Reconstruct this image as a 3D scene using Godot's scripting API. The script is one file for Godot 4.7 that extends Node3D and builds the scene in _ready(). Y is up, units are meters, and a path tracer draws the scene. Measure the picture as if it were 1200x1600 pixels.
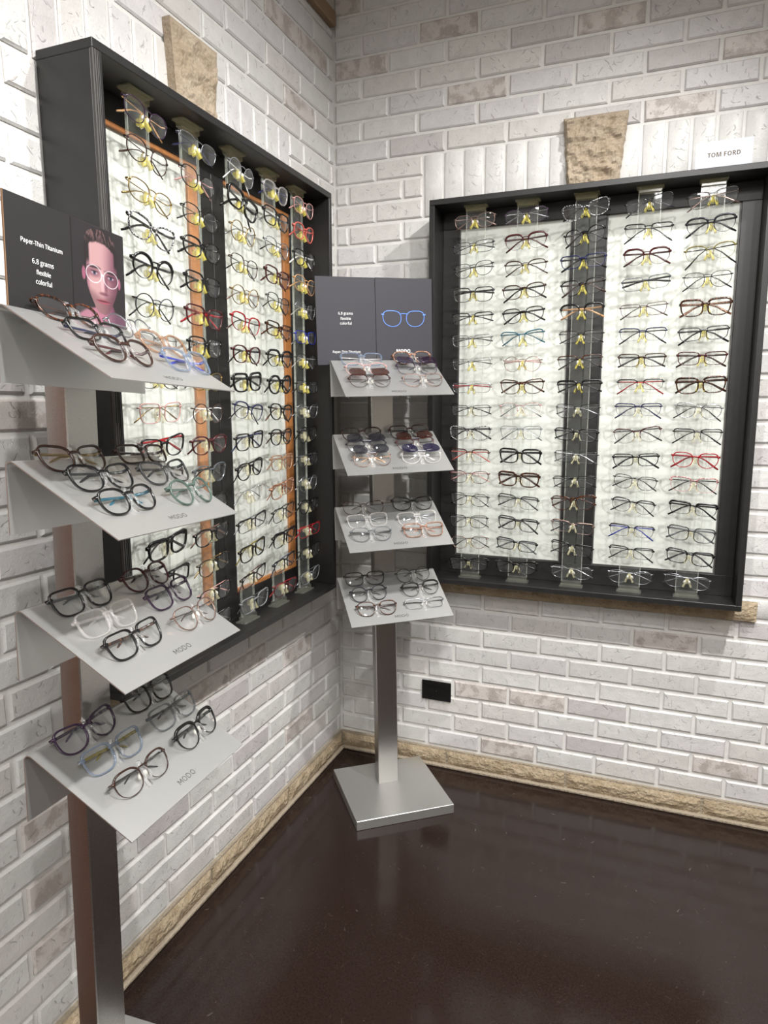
extends Node3D
# An eyewear corner: two wall display cases, two shelf stands, whitewashed brick, dark stained floor.

const BRICK_L := 0.2027      # brick and joint
const COURSE := 0.0677
const JOINT := 0.0094
const BASE_Y := 0.078        # underside of the lowest course
const CEILING_Y := 2.95
const ROOM_X := 3.4
const ROOM_Z := 6.0
const CASE_Y0 := 0.746
const CASE_Y1 := 1.990
const CASE_D := 0.133
const PLY := 0.017
const ROW_TOP := 1.916
const ROW_STEP := 0.0733

var M := {}                  # materials
var CACHE := {}              # shared meshes
var COUNT := {}              # names already given
var R := RandomNumberGenerator.new()
var NOISE := FastNoiseLite.new()

# ------------------------------------------------------------------ the scene
func _ready() -> void:
	R.seed = 4711
	NOISE.seed = 9
	NOISE.frequency = 1.0
	set_camera()
	set_environment()
	set_lights()
	make_materials()
	build_room()
	build_walls()
	build_ledges()
	build_cases()
	build_strips()
	build_stands()
	build_board_glasses()
	build_stand_glasses()
	build_small_things()

func set_camera() -> void:
	var cam := Camera3D.new()
	cam.name = "camera"
	cam.position = Vector3(1.0898, 1.3458, 2.3137)
	cam.rotation = Vector3(-0.15437, 0.37372, -0.00188)
	cam.fov = 73.8475
	cam.near = 0.02
	cam.far = 60.0
	add_child(cam)
	cam.current = true

func set_environment() -> void:
	var e := Environment.new()
	e.background_mode = Environment.BG_COLOR
	e.background_color = Color(0.05, 0.05, 0.05)
	e.tonemap_mode = Environment.TONE_MAPPER_LINEAR
	e.tonemap_exposure = 1.0
	e.sdfgi_enabled = true
	e.ssao_enabled = true
	e.ssil_enabled = true
	var w := WorldEnvironment.new()
	w.name = "environment"
	w.environment = e
	add_child(w)

# where each lamp hangs under the ceiling, what it is aimed at, its strength and half cone
const LAMPS := [
	[Vector3(0.94, 2.80, 1.60), Vector3(1.05, 0.0, 0.40), 2.6, 59.0, "the wide brick wall"],
	[Vector3(1.65, 2.80, 1.62), Vector3(0.15, 0.0, 0.85), 4.1, 56.0, "the room corner"],
	[Vector3(1.65, 2.80, 0.92), Vector3(0.05, 0.3, 0.55), 3.7, 55.0, "the orange trimmed case"],
	[Vector3(1.45, 2.80, 2.60), Vector3(0.6, 0.0, 1.20), 2.5, 58.0, "the case under the white sign"],
]
const PANELS := [Vector3(1.03, CEILING_Y - 0.012, 5.2), Vector3(2.5, CEILING_Y - 0.012, 3.4), Vector3(1.3, CEILING_Y - 0.012, 3.6)]  # first panel read from its glare, the other two added as unseen fill

func set_lights() -> void:
	for d in LAMPS:
		var at: Vector3 = d[0]
		var to: Vector3 = d[1]
		var l := SpotLight3D.new()
		l.name = "track_lamp_beam"
		l.light_energy = d[2]
		l.light_color = Color(1.0, 0.995, 0.985)
		l.spot_angle = d[3]
		l.spot_angle_attenuation = 1.0
		l.spot_range = 9.0
		l.spot_attenuation = 2.0
		l.light_size = 0.035
		l.shadow_enabled = true
		add_child(l, true)
		l.look_at_from_position(at + (to - at).normalized() * 0.012, to, Vector3.UP)
	for p in PANELS:
		var a := AreaLight3D.new()
		a.name = "panel_and_fill_glow"
		a.area_size = Vector2(0.58, 0.58)
		a.light_energy = 3.5
		a.light_color = Color(1.0, 0.995, 0.985)
		a.area_range = 9.0
		a.area_attenuation = 2.0
		a.shadow_enabled = true
		add_child(a, true)
		a.look_at_from_position(p - Vector3(0, 0.022, 0), p - Vector3(0, 1, 0), Vector3.BACK)

# ------------------------------------------------------------------ helpers
func numbered(called: String) -> String:
	var n: int = COUNT.get(called, 0)
	COUNT[called] = n + 1
	return called if n == 0 else "%s_%03d" % [called, n]

func tag(o: Node, label: String, category: String, group := "") -> void:
	o.set_meta("label", label)
	o.set_meta("category", category)
	if group != "":
		o.set_meta("group", group)

func thing(called: String, label: String, category: String, t := Transform3D.IDENTITY, group := "") -> Node3D:
	var o := Node3D.new()
	o.name = numbered(called)
	add_child(o)
	o.transform = t
	tag(o, label, category, group)
	return o

func structure(called: String) -> Node3D:
	var o := Node3D.new()
	o.name = called
	o.set_meta("kind", "structure")
	add_child(o)
	return o

func part(called: String, mesh: Mesh, material: Material, parent: Node, t := Transform3D.IDENTITY) -> MeshInstance3D:
	var o := MeshInstance3D.new()
	o.mesh = mesh
	o.material_override = material
	o.name = numbered(called) if parent == self else called
	o.transform = t
	parent.add_child(o, true)
	return o

func at(p: Vector3, b := Basis.IDENTITY) -> Transform3D:
	return Transform3D(b, p)

func begin(flat := true) -> SurfaceTool:
	var st := SurfaceTool.new()
	st.begin(Mesh.PRIMITIVE_TRIANGLES)
	st.set_smooth_group(-1 if flat else 0)
	return st

func done(st: SurfaceTool) -> ArrayMesh:
	st.generate_normals()
	return st.commit()

# a, b, c, d run counter-clockwise as seen from outside
func quad(st: SurfaceTool, a: Vector3, b: Vector3, c: Vector3, d: Vector3) -> void:
	for v in [a, c, b, a, d, c]:
		st.add_vertex(v)

func tri(st: SurfaceTool, a: Vector3, b: Vector3, c: Vector3) -> void:
	for v in [a, c, b]:
		st.add_vertex(v)

# a box with chamfered edges
func add_box(st: SurfaceTool, size: Vector3, c := 0.0, t := Transform3D.IDENTITY) -> void:
	var h := size / 2.0
	c = minf(c, minf(h.x, minf(h.y, h.z)) * 0.6)
	if c <= 0.0:
		for k in 3:
			for s in [-1.0, 1.0]:
				var p := []
				for q in [[-1, -1], [1, -1], [1, 1], [-1, 1]]:
					var v := Vector3.ZERO
					v[k] = h[k] * s
					v[(k + 1) % 3] = h[(k + 1) % 3] * q[0]
					v[(k + 2) % 3] = h[(k + 2) % 3] * q[1]
					p.append(t * v)
				if s > 0:
					quad(st, p[0], p[1], p[2], p[3])
				else:
					quad(st, p[3], p[2], p[1], p[0])
		return
	for k in 3:
		var k1 := (k + 1) % 3
		var k2 := (k + 2) % 3
		for s in [-1.0, 1.0]:
			var p := []
			for q in [[-1, -1], [1, -1], [1, 1], [-1, 1]]:
				var v := Vector3.ZERO
				v[k] = h[k] * s
				v[k1] = (h[k1] - c) * q[0]
				v[k2] = (h[k2] - c) * q[1]
				p.append(t * v)
			if s > 0:
				quad(st, p[0], p[1], p[2], p[3])
			else:
				quad(st, p[3], p[2], p[1], p[0])
		# the four edges along axis k
		for s1 in [-1.0, 1.0]:
			for s2 in [-1.0, 1.0]:
				var e := []
				for q in [[-1.0, 0], [1.0, 0], [1.0, 1], [-1.0, 1]]:
					var v := Vector3.ZERO
					v[k] = (h[k] - c) * q[0]
					v[k1] = (h[k1] - (c if q[1] == 1 else 0.0)) * s1
					v[k2] = (h[k2] - (0.0 if q[1] == 1 else c)) * s2
					e.append(t * v)
				if s1 * s2 > 0:
					quad(st, e[3], e[2], e[1], e[0])
				else:
					quad(st, e[0], e[1], e[2], e[3])
	for sx in [-1.0, 1.0]:
		for sy in [-1.0, 1.0]:
			for sz in [-1.0, 1.0]:
				var a: Vector3 = t * Vector3(h.x * sx, (h.y - c) * sy, (h.z - c) * sz)
				var b: Vector3 = t * Vector3((h.x - c) * sx, h.y * sy, (h.z - c) * sz)
				var d: Vector3 = t * Vector3((h.x - c) * sx, (h.y - c) * sy, h.z * sz)
				if sx * sy * sz > 0:
					tri(st, a, b, d)
				else:
					tri(st, a, d, b)

func box_mesh(size: Vector3, c := 0.0) -> ArrayMesh:
	var key := "box %s %s" % [size, c]
	if not CACHE.has(key):
		var st := begin()
		add_box(st, size, c)
		CACHE[key] = done(st)
	return CACHE[key]

# a box between two corners, as a part
func slab(called: String, a: Vector3, b: Vector3, material: Material, parent: Node, c := 0.0) -> MeshInstance3D:
	return part(called, box_mesh((b - a).abs(), c), material, parent, at((a + b) / 2.0))

# sweeps a flat section (x = across, y = up) along a path; "across" is found from "up_hint"
func sweep(st: SurfaceTool, path: PackedVector3Array, sizes: PackedVector2Array, up_hint: Vector3, sides := 4) -> void:
	var rings := []
	for i in path.size():
		var tan := (path[mini(i + 1, path.size() - 1)] - path[maxi(i - 1, 0)]).normalized()
		var across := up_hint.cross(tan).normalized()
		var up := tan.cross(across).normalized()
		var ring := []
		for k in sides:
			var g := TAU * (k + 0.5) / sides
			var f := 1.414 if sides == 4 else 1.0
			ring.append(path[i] + across * cos(g) * sizes[i].x * 0.5 * f + up * sin(g) * sizes[i].y * 0.5 * f)
		rings.append(ring)
	for i in rings.size() - 1:
		for k in sides:
			var n := (k + 1) % sides
			quad(st, rings[i][k], rings[i][n], rings[i + 1][n], rings[i + 1][k])
	for k in range(1, sides - 1):
		tri(st, rings[0][0], rings[0][k + 1], rings[0][k])
		var e: Array = rings[rings.size() - 1]
		tri(st, e[0], e[k], e[k + 1])

func cylinder(r0: float, r1: float, h: float, sides := 20) -> CylinderMesh:
	var c := CylinderMesh.new()
	c.bottom_radius = r0
	c.top_radius = r1
	c.height = h
	c.radial_segments = sides
	c.rings = 1
	return c

# ------------------------------------------------------------------ materials
func paint(called: String, c: Color, rough := 0.5, metal := 0.0) -> StandardMaterial3D:
	var m := StandardMaterial3D.new()
	m.resource_name = called
	m.albedo_color = c
	m.roughness = rough
	m.metallic = metal
	M[called] = m
	return m

func clear(called: String, c: Color, alpha: float, rough := 0.05) -> StandardMaterial3D:
	var m := paint(called, Color(c.r, c.g, c.b, alpha), rough)
	m.transparency = BaseMaterial3D.TRANSPARENCY_ALPHA
	m.cull_mode = BaseMaterial3D.CULL_DISABLED
	return m

func tex(im: Image) -> ImageTexture:
	return ImageTexture.create_from_image(im)

func noise_bytes(n: int, freq: float, s: int, octaves := 4, kind := FastNoiseLite.TYPE_SIMPLEX_SMOOTH) -> PackedByteArray:
	var f := FastNoiseLite.new()
	f.noise_type = kind
	f.seed = s
	f.frequency = freq
	f.fractal_octaves = octaves
	return f.get_seamless_image(n, n).get_data()

func triplanar(m: StandardMaterial3D, metres: float) -> void:
	m.uv1_triplanar = true
	m.uv1_world_triplanar = true
	m.uv1_scale = Vector3.ONE / metres

func rgb_image(n: int, f: Callable) -> Image:
	var out := PackedByteArray()
	out.resize(n * n * 3)
	for i in n * n:
		var c: Color = f.call(i)
		out[i * 3] = clampi(int(c.r * 255.0), 0, 255)
		out[i * 3 + 1] = clampi(int(c.g * 255.0), 0, 255)
		out[i * 3 + 2] = clampi(int(c.b * 255.0), 0, 255)
	return Image.create_from_data(n, n, false, Image.FORMAT_RGB8, out)

# pitted, creased relief of a hand-made brick face under paint
func brick_relief(n: int) -> ImageTexture:
	var fine := noise_bytes(n, 0.09, 3, 3)
	var broad := noise_bytes(n, 0.012, 4, 3)
	var hgt := PackedByteArray()
	hgt.resize(n * n)
	for i in n * n:
		hgt[i] = clampi(int(fine[i] * 0.09 + broad[i] * 0.22 + 90.0), 0, 255)
	var r := RandomNumberGenerator.new()
	r.seed = 77
	for k in 520:
		var p := Vector2(r.randf() * n, r.randf() * n)
		var g := r.randf_range(0.5, 2.6)
		var bend := r.randf_range(-0.06, 0.06)
		var deep := r.randf_range(25.0, 70.0) * (1.0 if r.randf() < 0.55 else -1.0)
		for s in r.randi_range(8, 42):
			p += Vector2(cos(g), sin(g))
			g += bend + r.randf_range(-0.15, 0.15)
			for q in [[0, 0, 1.0], [1, 0, 0.75], [-1, 0, -0.45], [-2, 0, -0.25], [2, 0, 0.35]]:
				var i := posmod(int(p.y), n) * n + posmod(int(p.x) + int(q[0]), n)
				hgt[i] = clampi(hgt[i] + int(deep * q[2] * 1.15), 0, 255)
	for k in 500:
		var cx := r.randi_range(0, n - 1)
		var cy := r.randi_range(0, n - 1)
		var rad := r.randi_range(1, 3)
		for y in range(-rad, rad + 1):
			for x in range(-rad, rad + 1):
				if x * x + y * y <= rad * rad:
					var i := posmod(cy + y, n) * n + posmod(cx + x, n)
					hgt[i] = clampi(hgt[i] - 34, 0, 255)
	var im := Image.create_from_data(n, n, false, Image.FORMAT_L8, hgt)
	im.bump_map_to_normal_map(5.0)
	return tex(im)

func make_materials() -> void:
	# brick
	var relief := brick_relief(1024)
	var n := 512
	var a := noise_bytes(n, 0.02, 21, 4)
	var b := noise_bytes(n, 0.16, 22, 3)
	var limewash := tex(rgb_image(n, func(i):
		var v := 0.93 + (a[i] - 128) / 128.0 * 0.025 + (b[i] - 128) / 128.0 * 0.02
		return Color(v, v * 0.998, v * 0.993)))
	var worn := tex(rgb_image(n, func(i):
		var p := smoothstep(100.0, 190.0, a[i] + (b[i] - 128) * 0.3)
		return Color(0.88, 0.87, 0.86).lerp(Color(0.70, 0.67, 0.655), p * 0.7)))
	var tones := [["brick_white", limewash, Color(0.87, 0.868, 0.862)], ["brick_cream", limewash, Color(0.86, 0.85, 0.84)], ["brick_cool", limewash, Color(0.86, 0.85, 0.855)], ["brick_grey", limewash, Color(0.80, 0.785, 0.785)], ["brick_worn", worn, Color(0.9, 0.88, 0.87)]]
	for t in tones:
		var m := paint(t[0], t[2], 0.42)
		m.albedo_texture = t[1]
		triplanar(m, 0.62)
		m.normal_enabled = true
		m.normal_texture = relief
		m.normal_scale = 1.5
	var mo := paint("mortar", Color(0.90, 0.895, 0.885), 0.55)
	mo.albedo_texture = limewash
	mo.normal_enabled = true
	mo.normal_texture = relief
	mo.normal_scale = 0.5
	triplanar(mo, 0.4)
	var pl := paint("plaster", Color(0.80, 0.78, 0.75), 0.8)
	pl.albedo_texture = limewash
	triplanar(pl, 1.1)
	paint("ceiling_white", Color(0.84, 0.83, 0.81), 0.9)
	# stone
	var sa := noise_bytes(512, 0.012, 31, 5)
	var sb := noise_bytes(512, 0.12, 32, 3)
	var grain := tex(rgb_image(512, func(i):
		var v := (sa[i] - 128) / 128.0
		var w := (sb[i] - 128) / 128.0
		var c := Color(0.76, 0.695, 0.60).lerp(Color(0.68, 0.605, 0.50), clampf(v * 0.9 + 0.4, 0, 1))
		return Color(c.r + w * 0.09, c.g + w * 0.085, c.b + w * 0.08)))
	var f1 := FastNoiseLite.new()
	f1.frequency = 0.05
	f1.seed = 35
	f1.fractal_octaves = 4
	var im := f1.get_seamless_image(512, 512)
	im.bump_map_to_normal_map(6.0)
	var stone_n := tex(im)
	var st := paint("stone", Color(0.88, 0.87, 0.85), 0.85)
	st.albedo_texture = grain
	st.normal_enabled = true
	st.normal_texture = stone_n
	triplanar(st, 0.35)
	var ks := paint("keystone", Color(0.86, 0.86, 0.875), 0.85)
	ks.albedo_texture = grain
	ks.normal_enabled = true
	ks.normal_texture = stone_n
	ks.normal_scale = 0.6
	triplanar(ks, 0.5)
	var sm := paint("stone_mortar", Color(0.62, 0.57, 0.50), 0.9)
	sm.normal_enabled = true
	sm.normal_texture = stone_n
	triplanar(sm, 0.25)
	# floor: dark stained, sealed concrete with scuffs
	make_floor_material()
	# wood and black board
	var wa := noise_bytes(512, 0.006, 41, 4)
	var wb := noise_bytes(512, 0.05, 42, 3)
	var oak := tex(rgb_image(512, func(i):
		var x: int = i % 512
		var y: int = i / 512
		var v := wa[(y / 6 * 512 + x) % (512 * 512)] / 255.0
		var w := (wb[(y / 12 * 512 + x) % (512 * 512)] - 128) / 128.0
		var c := Color(0.67, 0.45, 0.26).lerp(Color(0.55, 0.345, 0.18), v)
		return Color(c.r + w * 0.05, c.g + w * 0.035, c.b + w * 0.02)))
	var wo := paint("orange_wood", Color(1, 1, 1), 0.45)
	wo.albedo_texture = oak
	triplanar(wo, 0.5)
	var door := paint("door_wood", Color(0.66, 0.56, 0.5), 0.5)
	door.albedo_texture = oak
	triplanar(door, 0.9)
	var tw := paint("trim_wood", Color(0.60, 0.50, 0.40), 0.6)
	tw.albedo_texture = limewash
	triplanar(tw, 0.6)
	var ba := noise_bytes(512, 0.02, 51, 4)
	var bb := noise_bytes(512, 0.2, 52, 2)
	var board := tex(rgb_image(512, func(i):
		var v := 0.102 + (ba[i] - 128) / 128.0 * 0.016 + (bb[i] - 128) / 128.0 * 0.010
		return Color(v * 1.02, v * 0.985, v * 0.985)))
	var bk := paint("black_board", Color(1, 1, 1), 0.42)
	bk.albedo_texture = board
	triplanar(bk, 0.45)
	paint("ply_edge", Color(0.24, 0.23, 0.225), 0.5)
	paint("black_groove", Color(0.05, 0.05, 0.05), 0.6)
	paint("white_pane", Color(0.80, 0.81, 0.785), 0.07)
	# metal, acrylic
	var sp := noise_bytes(256, 0.3, 61, 2)
	var speck := tex(rgb_image(256, func(i):
		var v := 0.5 + (sp[i] - 128) / 128.0 * 0.12
		return Color(v, v, v)))
	for d in [["satin_shelf", Color(0.80, 0.80, 0.795), 0.36, 0.82], ["satin_base", Color(0.78, 0.78, 0.77), 0.36, 0.82], ["brushed_pole", Color(0.72, 0.71, 0.70), 0.30, 1.0]]:
		var m := paint(d[0], d[1], d[2], d[3])
		m.roughness_texture = speck
		m.roughness = d[2] * 2.0
		triplanar(m, 0.12)
	clear("acrylic", Color(0.93, 0.96, 0.93), 0.02, 0.03).metallic_specular = 0.3
	clear("acrylic_edge", Color(0.78, 0.80, 0.76), 0.26, 0.08)
	clear("acrylic_cap", Color(0.74, 0.72, 0.56), 0.25, 0.12)
	clear("acrylic_foot", Color(0.86, 0.87, 0.80), 0.05, 0.08)
	clear("rest_yellow", Color(0.90, 0.85, 0.42), 0.40, 0.15)
	clear("rest_pale", Color(0.91, 0.89, 0.72), 0.27, 0.12)
	clear("clip_clear", Color(0.95, 0.95, 0.95), 0.08, 0.04)
	clear("lens_clear", Color(0.80, 0.82, 0.83), 0.02, 0.02)
	clear("lens_grey", Color(0.12, 0.12, 0.145), 0.82, 0.03)
	clear("lens_brown", Color(0.20, 0.09, 0.06), 0.88, 0.03)
	clear("lens_purple", Color(0.08, 0.06, 0.17), 0.9, 0.03)
	clear("lens_plum", Color(0.13, 0.09, 0.14), 0.9, 0.03)
	paint("pad", Color(0.85, 0.84, 0.8), 0.3)
	# frame colours
	for d in [["black", Color(0.055, 0.052, 0.055)], ["charcoal", Color(0.20, 0.20, 0.205)], ["grey", Color(0.42, 0.43, 0.44)], ["brown", Color(0.20, 0.125, 0.10)], ["burgundy", Color(0.235, 0.065, 0.08)], ["red", Color(0.56, 0.08, 0.12)], ["coral", Color(0.70, 0.34, 0.30)], ["pink", Color(0.72, 0.54, 0.52)], ["purple", Color(0.19, 0.12, 0.21)], ["navy", Color(0.10, 0.12, 0.26)], ["blue", Color(0.11, 0.16, 0.56)], ["teal", Color(0.06, 0.31, 0.38)], ["sage", Color(0.27, 0.335, 0.305)], ["olive", Color(0.43, 0.39, 0.15)], ["tan", Color(0.72, 0.55, 0.38)], ["white", Color(0.86, 0.86, 0.85)]]:
		paint(d[0], d[1], 0.22)
	paint("gold", Color(0.66, 0.56, 0.36), 0.25, 0.9)
	paint("rose", Color(0.52, 0.43, 0.395), 0.28, 0.7)
	paint("silver", Color(0.62, 0.63, 0.65), 0.25, 0.9)
	paint("gunmetal", Color(0.20, 0.20, 0.22), 0.28, 0.7)
	var ta := noise_bytes(256, 0.03, 71, 3)
	var patch := func(dark: Color, light: Color, lo: float, hi: float) -> ImageTexture:
		return tex(rgb_image(256, func(i): return dark.lerp(light, smoothstep(lo, hi, ta[i]))))
	for d in [["tortoise", Color(0.105, 0.062, 0.05), Color(0.46, 0.25, 0.11), 135.0, 185.0], ["amber", Color(0.34, 0.20, 0.14), Color(0.70, 0.53, 0.43), 95.0, 175.0], ["spotted", Color(0.10, 0.10, 0.12), Color(0.85, 0.84, 0.84), 140.0, 165.0], ["mottled_pink", Color(0.25, 0.13, 0.14), Color(0.88, 0.62, 0.60), 95.0, 140.0]]:
		var m := paint(d[0], Color(1, 1, 1), 0.22)
		m.albedo_texture = patch.call(d[1], d[2], d[3], d[4])
		triplanar(m, 0.05)
	clear("crystal", Color(0.86, 0.84, 0.83), 0.20, 0.08)
	clear("grey_crystal", Color(0.36, 0.38, 0.40), 0.50, 0.08)
	clear("blue_crystal", Color(0.42, 0.48, 0.57), 0.46, 0.08)
	clear("beige_crystal", Color(0.60, 0.45, 0.34), 0.55, 0.08)
	# print, signs, fittings
	paint("poster_card", Color(0.115, 0.105, 0.112), 0.5)
	paint("poster_card_blue", Color(0.155, 0.15, 0.18), 0.6)
	paint("print_white", Color(0.88, 0.88, 0.88), 0.6)
	paint("print_blue", Color(0.36, 0.55, 0.93), 0.6)
	paint("print_grey", Color(0.13, 0.13, 0.14), 0.7)
	paint("card_core", Color(0.52, 0.40, 0.30), 0.8)
	paint("sign_white", Color(0.74, 0.755, 0.79), 0.65)
	paint("sign_gold", Color(0.33, 0.26, 0.13), 0.5)
	paint("outlet_black", Color(0.045, 0.045, 0.048), 0.3)
	paint("screw", Color(0.35, 0.34, 0.33), 0.4, 0.8)
	paint("lamp_black", Color(0.06, 0.06, 0.06), 0.5)
	var gl := paint("lamp_face", Color(1, 0.97, 0.9), 0.4)
	gl.emission_enabled = true
	gl.emission = Color(1.0, 0.95, 0.88)
	gl.emission_energy_multiplier = 3.0
	var gp := paint("panel_face", Color(1, 1, 1), 0.6)
	gp.emission_enabled = true
	gp.emission = Color(1.0, 0.97, 0.93)
	gp.emission_energy_multiplier = 2.5

func make_floor_material() -> void:
	var n := 1024
	var c := noise_bytes(n, 0.25, 83, 2)
	var im := rgb_image(n, func(i):
		var w := (c[i] - 128) / 128.0 * 0.020
		return Color(0.156 + w, 0.115 + w, 0.101 + w))
	var r := RandomNumberGenerator.new()
	r.seed = 5
	# grains and fibres of pale dust lying on the sealed floor
	var dust := Color(0.52, 0.49, 0.46)
	for k in 1300:
		var p := Vector2(r.randf() * n, r.randf() * n)
		var g := r.randf() * TAU
		var cover := r.randf_range(0.08, 0.30) if r.randf() < 0.9 else 0.7
		for s in (r.randi_range(2, 9) if r.randf() < 0.35 else 1):
			var x := posmod(int(p.x), n)
			var y := posmod(int(p.y), n)
			var q := im.get_pixel(x, y)
			im.set_pixel(x, y, q.lerp(dust, cover))
			p += Vector2(cos(g), sin(g))
			g += r.randf_range(-0.25, 0.25)
	var m := paint("floor_concrete", Color(1, 1, 1), 1.0)
	m.metallic_specular = 0.42
	m.albedo_texture = tex(im)
	var d := noise_bytes(512, 0.04, 84, 4)
	m.roughness_texture = tex(rgb_image(512, func(i):
		var v := 0.11 + d[i] / 255.0 * 0.06
		return Color(v, v, v)))
	var f := FastNoiseLite.new()
	f.frequency = 0.02
	f.seed = 85
	f.fractal_octaves = 5
	var bump := f.get_seamless_image(512, 512)
	bump.bump_map_to_normal_map(1.2)
	m.normal_enabled = true
	m.normal_texture = tex(bump)
	m.normal_scale = 0.10
	triplanar(m, 1.9)

# ------------------------------------------------------------------ room shell
func build_room() -> void:
	var fl := structure("floor")
	slab("floor_slab", Vector3(-0.2, -0.12, -0.2), Vector3(ROOM_X + 0.2, 0, ROOM_Z + 0.2), M.floor_concrete, fl)
	var ce := structure("ceiling")
	slab("ceiling_board", Vector3(-0.2, CEILING_Y, -0.2), Vector3(ROOM_X + 0.2, CEILING_Y + 0.12, ROOM_Z + 0.2), M.ceiling_white, ce)
	var wf := structure("wall_front")
	slab("plaster_face", Vector3(-0.2, -0.12, ROOM_Z), Vector3(ROOM_X + 0.2, CEILING_Y + 0.1, ROOM_Z + 0.2), M.plaster, wf)
	var we := structure("wall_east")
	slab("plaster_face", Vector3(ROOM_X, -0.12, -0.2), Vector3(ROOM_X + 0.2, CEILING_Y + 0.1, ROOM_Z + 0.2), M.plaster, we)
	# wooden door in the brick wall, past the portrait stand
	var dr := structure("door_1")
	slab("casing", Vector3(0.0, 0, 1.66), Vector3(0.03, 2.12, 1.74), M.door_wood, dr, 0.004)
	slab("casing", Vector3(0.0, 0, 2.62), Vector3(0.03, 2.12, 2.70), M.door_wood, dr, 0.004)
	slab("casing", Vector3(0.0, 2.04, 1.74), Vector3(0.03, 2.12, 2.62), M.door_wood, dr, 0.004)
	slab("door_leaf", Vector3(0.0, 0.01, 1.743), Vector3(0.018, 2.037, 2.617), M.door_wood, dr, 0.003)
	part("door_handle", cylinder(0.011, 0.011, 0.11, 12), M.silver, dr, at(Vector3(0.06, 1.0, 1.83), Basis(Vector3.RIGHT, PI / 2)))
	# wood strip along the head of the left brick wall
	var tr := structure("trim_1")
	slab("board", Vector3(-0.006, 2.615, 0.012), Vector3(0.016, 2.662, 2.2), M.trim_wood, tr, 0.002)
	slab("upper_wall", Vector3(-0.006, 2.664, 0.0), Vector3(0.004, CEILING_Y, ROOM_Z), M.plaster, tr)

# one brick face: a slightly uneven, chamfered block whose face lies at z = 0
func brick_mesh(w: float, h: float, variant: int) -> ArrayMesh:
	var key := "brick %.3f %.3f %d" % [w, h, variant]
	if CACHE.has(key):
		return CACHE[key]
	var r := RandomNumberGenerator.new()
	r.seed = 100 + variant
	var j := func() -> float: return r.randf_range(-0.0011, 0.0011)
	var cf := 0.0042
	var st := begin()
	var back := []
	var edge := []
	var face := []
	for q in [[-1, -1], [1, -1], [1, 1], [-1, 1]]:
		var x: float = q[0] * w / 2.0 + j.call()
		var y: float = q[1] * h / 2.0 + j.call()
		back.append(Vector3(x, y, -0.02))
		edge.append(Vector3(x, y, -0.0042 + j.call()))
		face.append(Vector3(x - q[0] * cf, y - q[1] * cf, j.call() * 0.9))
	quad(st, face[0], face[1], face[2], face[3])
	for k in 4:
		var n := (k + 1) % 4
		quad(st, edge[k], edge[n], face[n], face[k])
		quad(st, back[k], back[n], edge[n], edge[k])
	CACHE[key] = done(st)
	return CACHE[key]

# spots (along, up) where the paint has worn off
const WORN_RIGHT := [Vector2(0.039, 2.451), Vector2(0.533, 2.315), Vector2(0.07, 2.67), Vector2(0.501, 2.573), Vector2(0.961, 2.51), Vector2(1.315, 2.32), Vector2(1.06, 2.21), Vector2(1.098, 0.59), Vector2(0.502, 0.306), Vector2(0.834, 0.312), Vector2(0.608, 0.106), Vector2(1.344, 0.18)]
const WORN_LEFT := [Vector2(0.194, 2.303), Vector2(0.058, 2.494), Vector2(0.328, 2.457), Vector2(1.377, 1.329), Vector2(1.412, 0.526), Vector2(1.403, 0.379), Vector2(1.393, 0.225), Vector2(0.642, 0.595), Vector2(0.277, 0.511), Vector2(0.402, 0.281), Vector2(0.838, 0.555)]

func brick_tone(p: Vector2, w: float, worn: Array) -> Material:
	for q in worn:
		if absf(q.x - p.x) < w * 0.5 and absf(q.y - p.y) < COURSE * 0.5:
			return M.brick_worn
	var k := R.randf()
	if k < 0.50:
		return M.brick_white
	if k < 0.74:
		return M.brick_cream
	if k < 0.93:
		return M.brick_cool
	return M.brick_grey

# one brick of a wall: "along" runs to the right as one faces the wall
func lay(parent: Node, loose: SurfaceTool, budget: Array, basis: Basis, sign_: float, a0: float, a1: float, y0: float, y1: float, worn: Array, near: bool) -> void:
	var w := a1 - a0 - JOINT
	var h := y1 - y0 - JOINT
	if w < 0.012:
		return
	var mid := (a0 + a1) / 2.0
	var p := basis * Vector3(mid * sign_, (y0 + y1) / 2.0, 0)
	var mesh := brick_mesh(snappedf(w, 0.004), snappedf(h, 0.002), R.randi() % 3)
	var tone := brick_tone(Vector2(mid, (y0 + y1) / 2.0), a1 - a0, worn)
	if near and budget[0] > 0:
		budget[0] -= 1
		part("brick", mesh, tone, parent, Transform3D(basis, p))
	else:
		loose.append_from(mesh, 0, Transform3D(basis, p))

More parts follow.
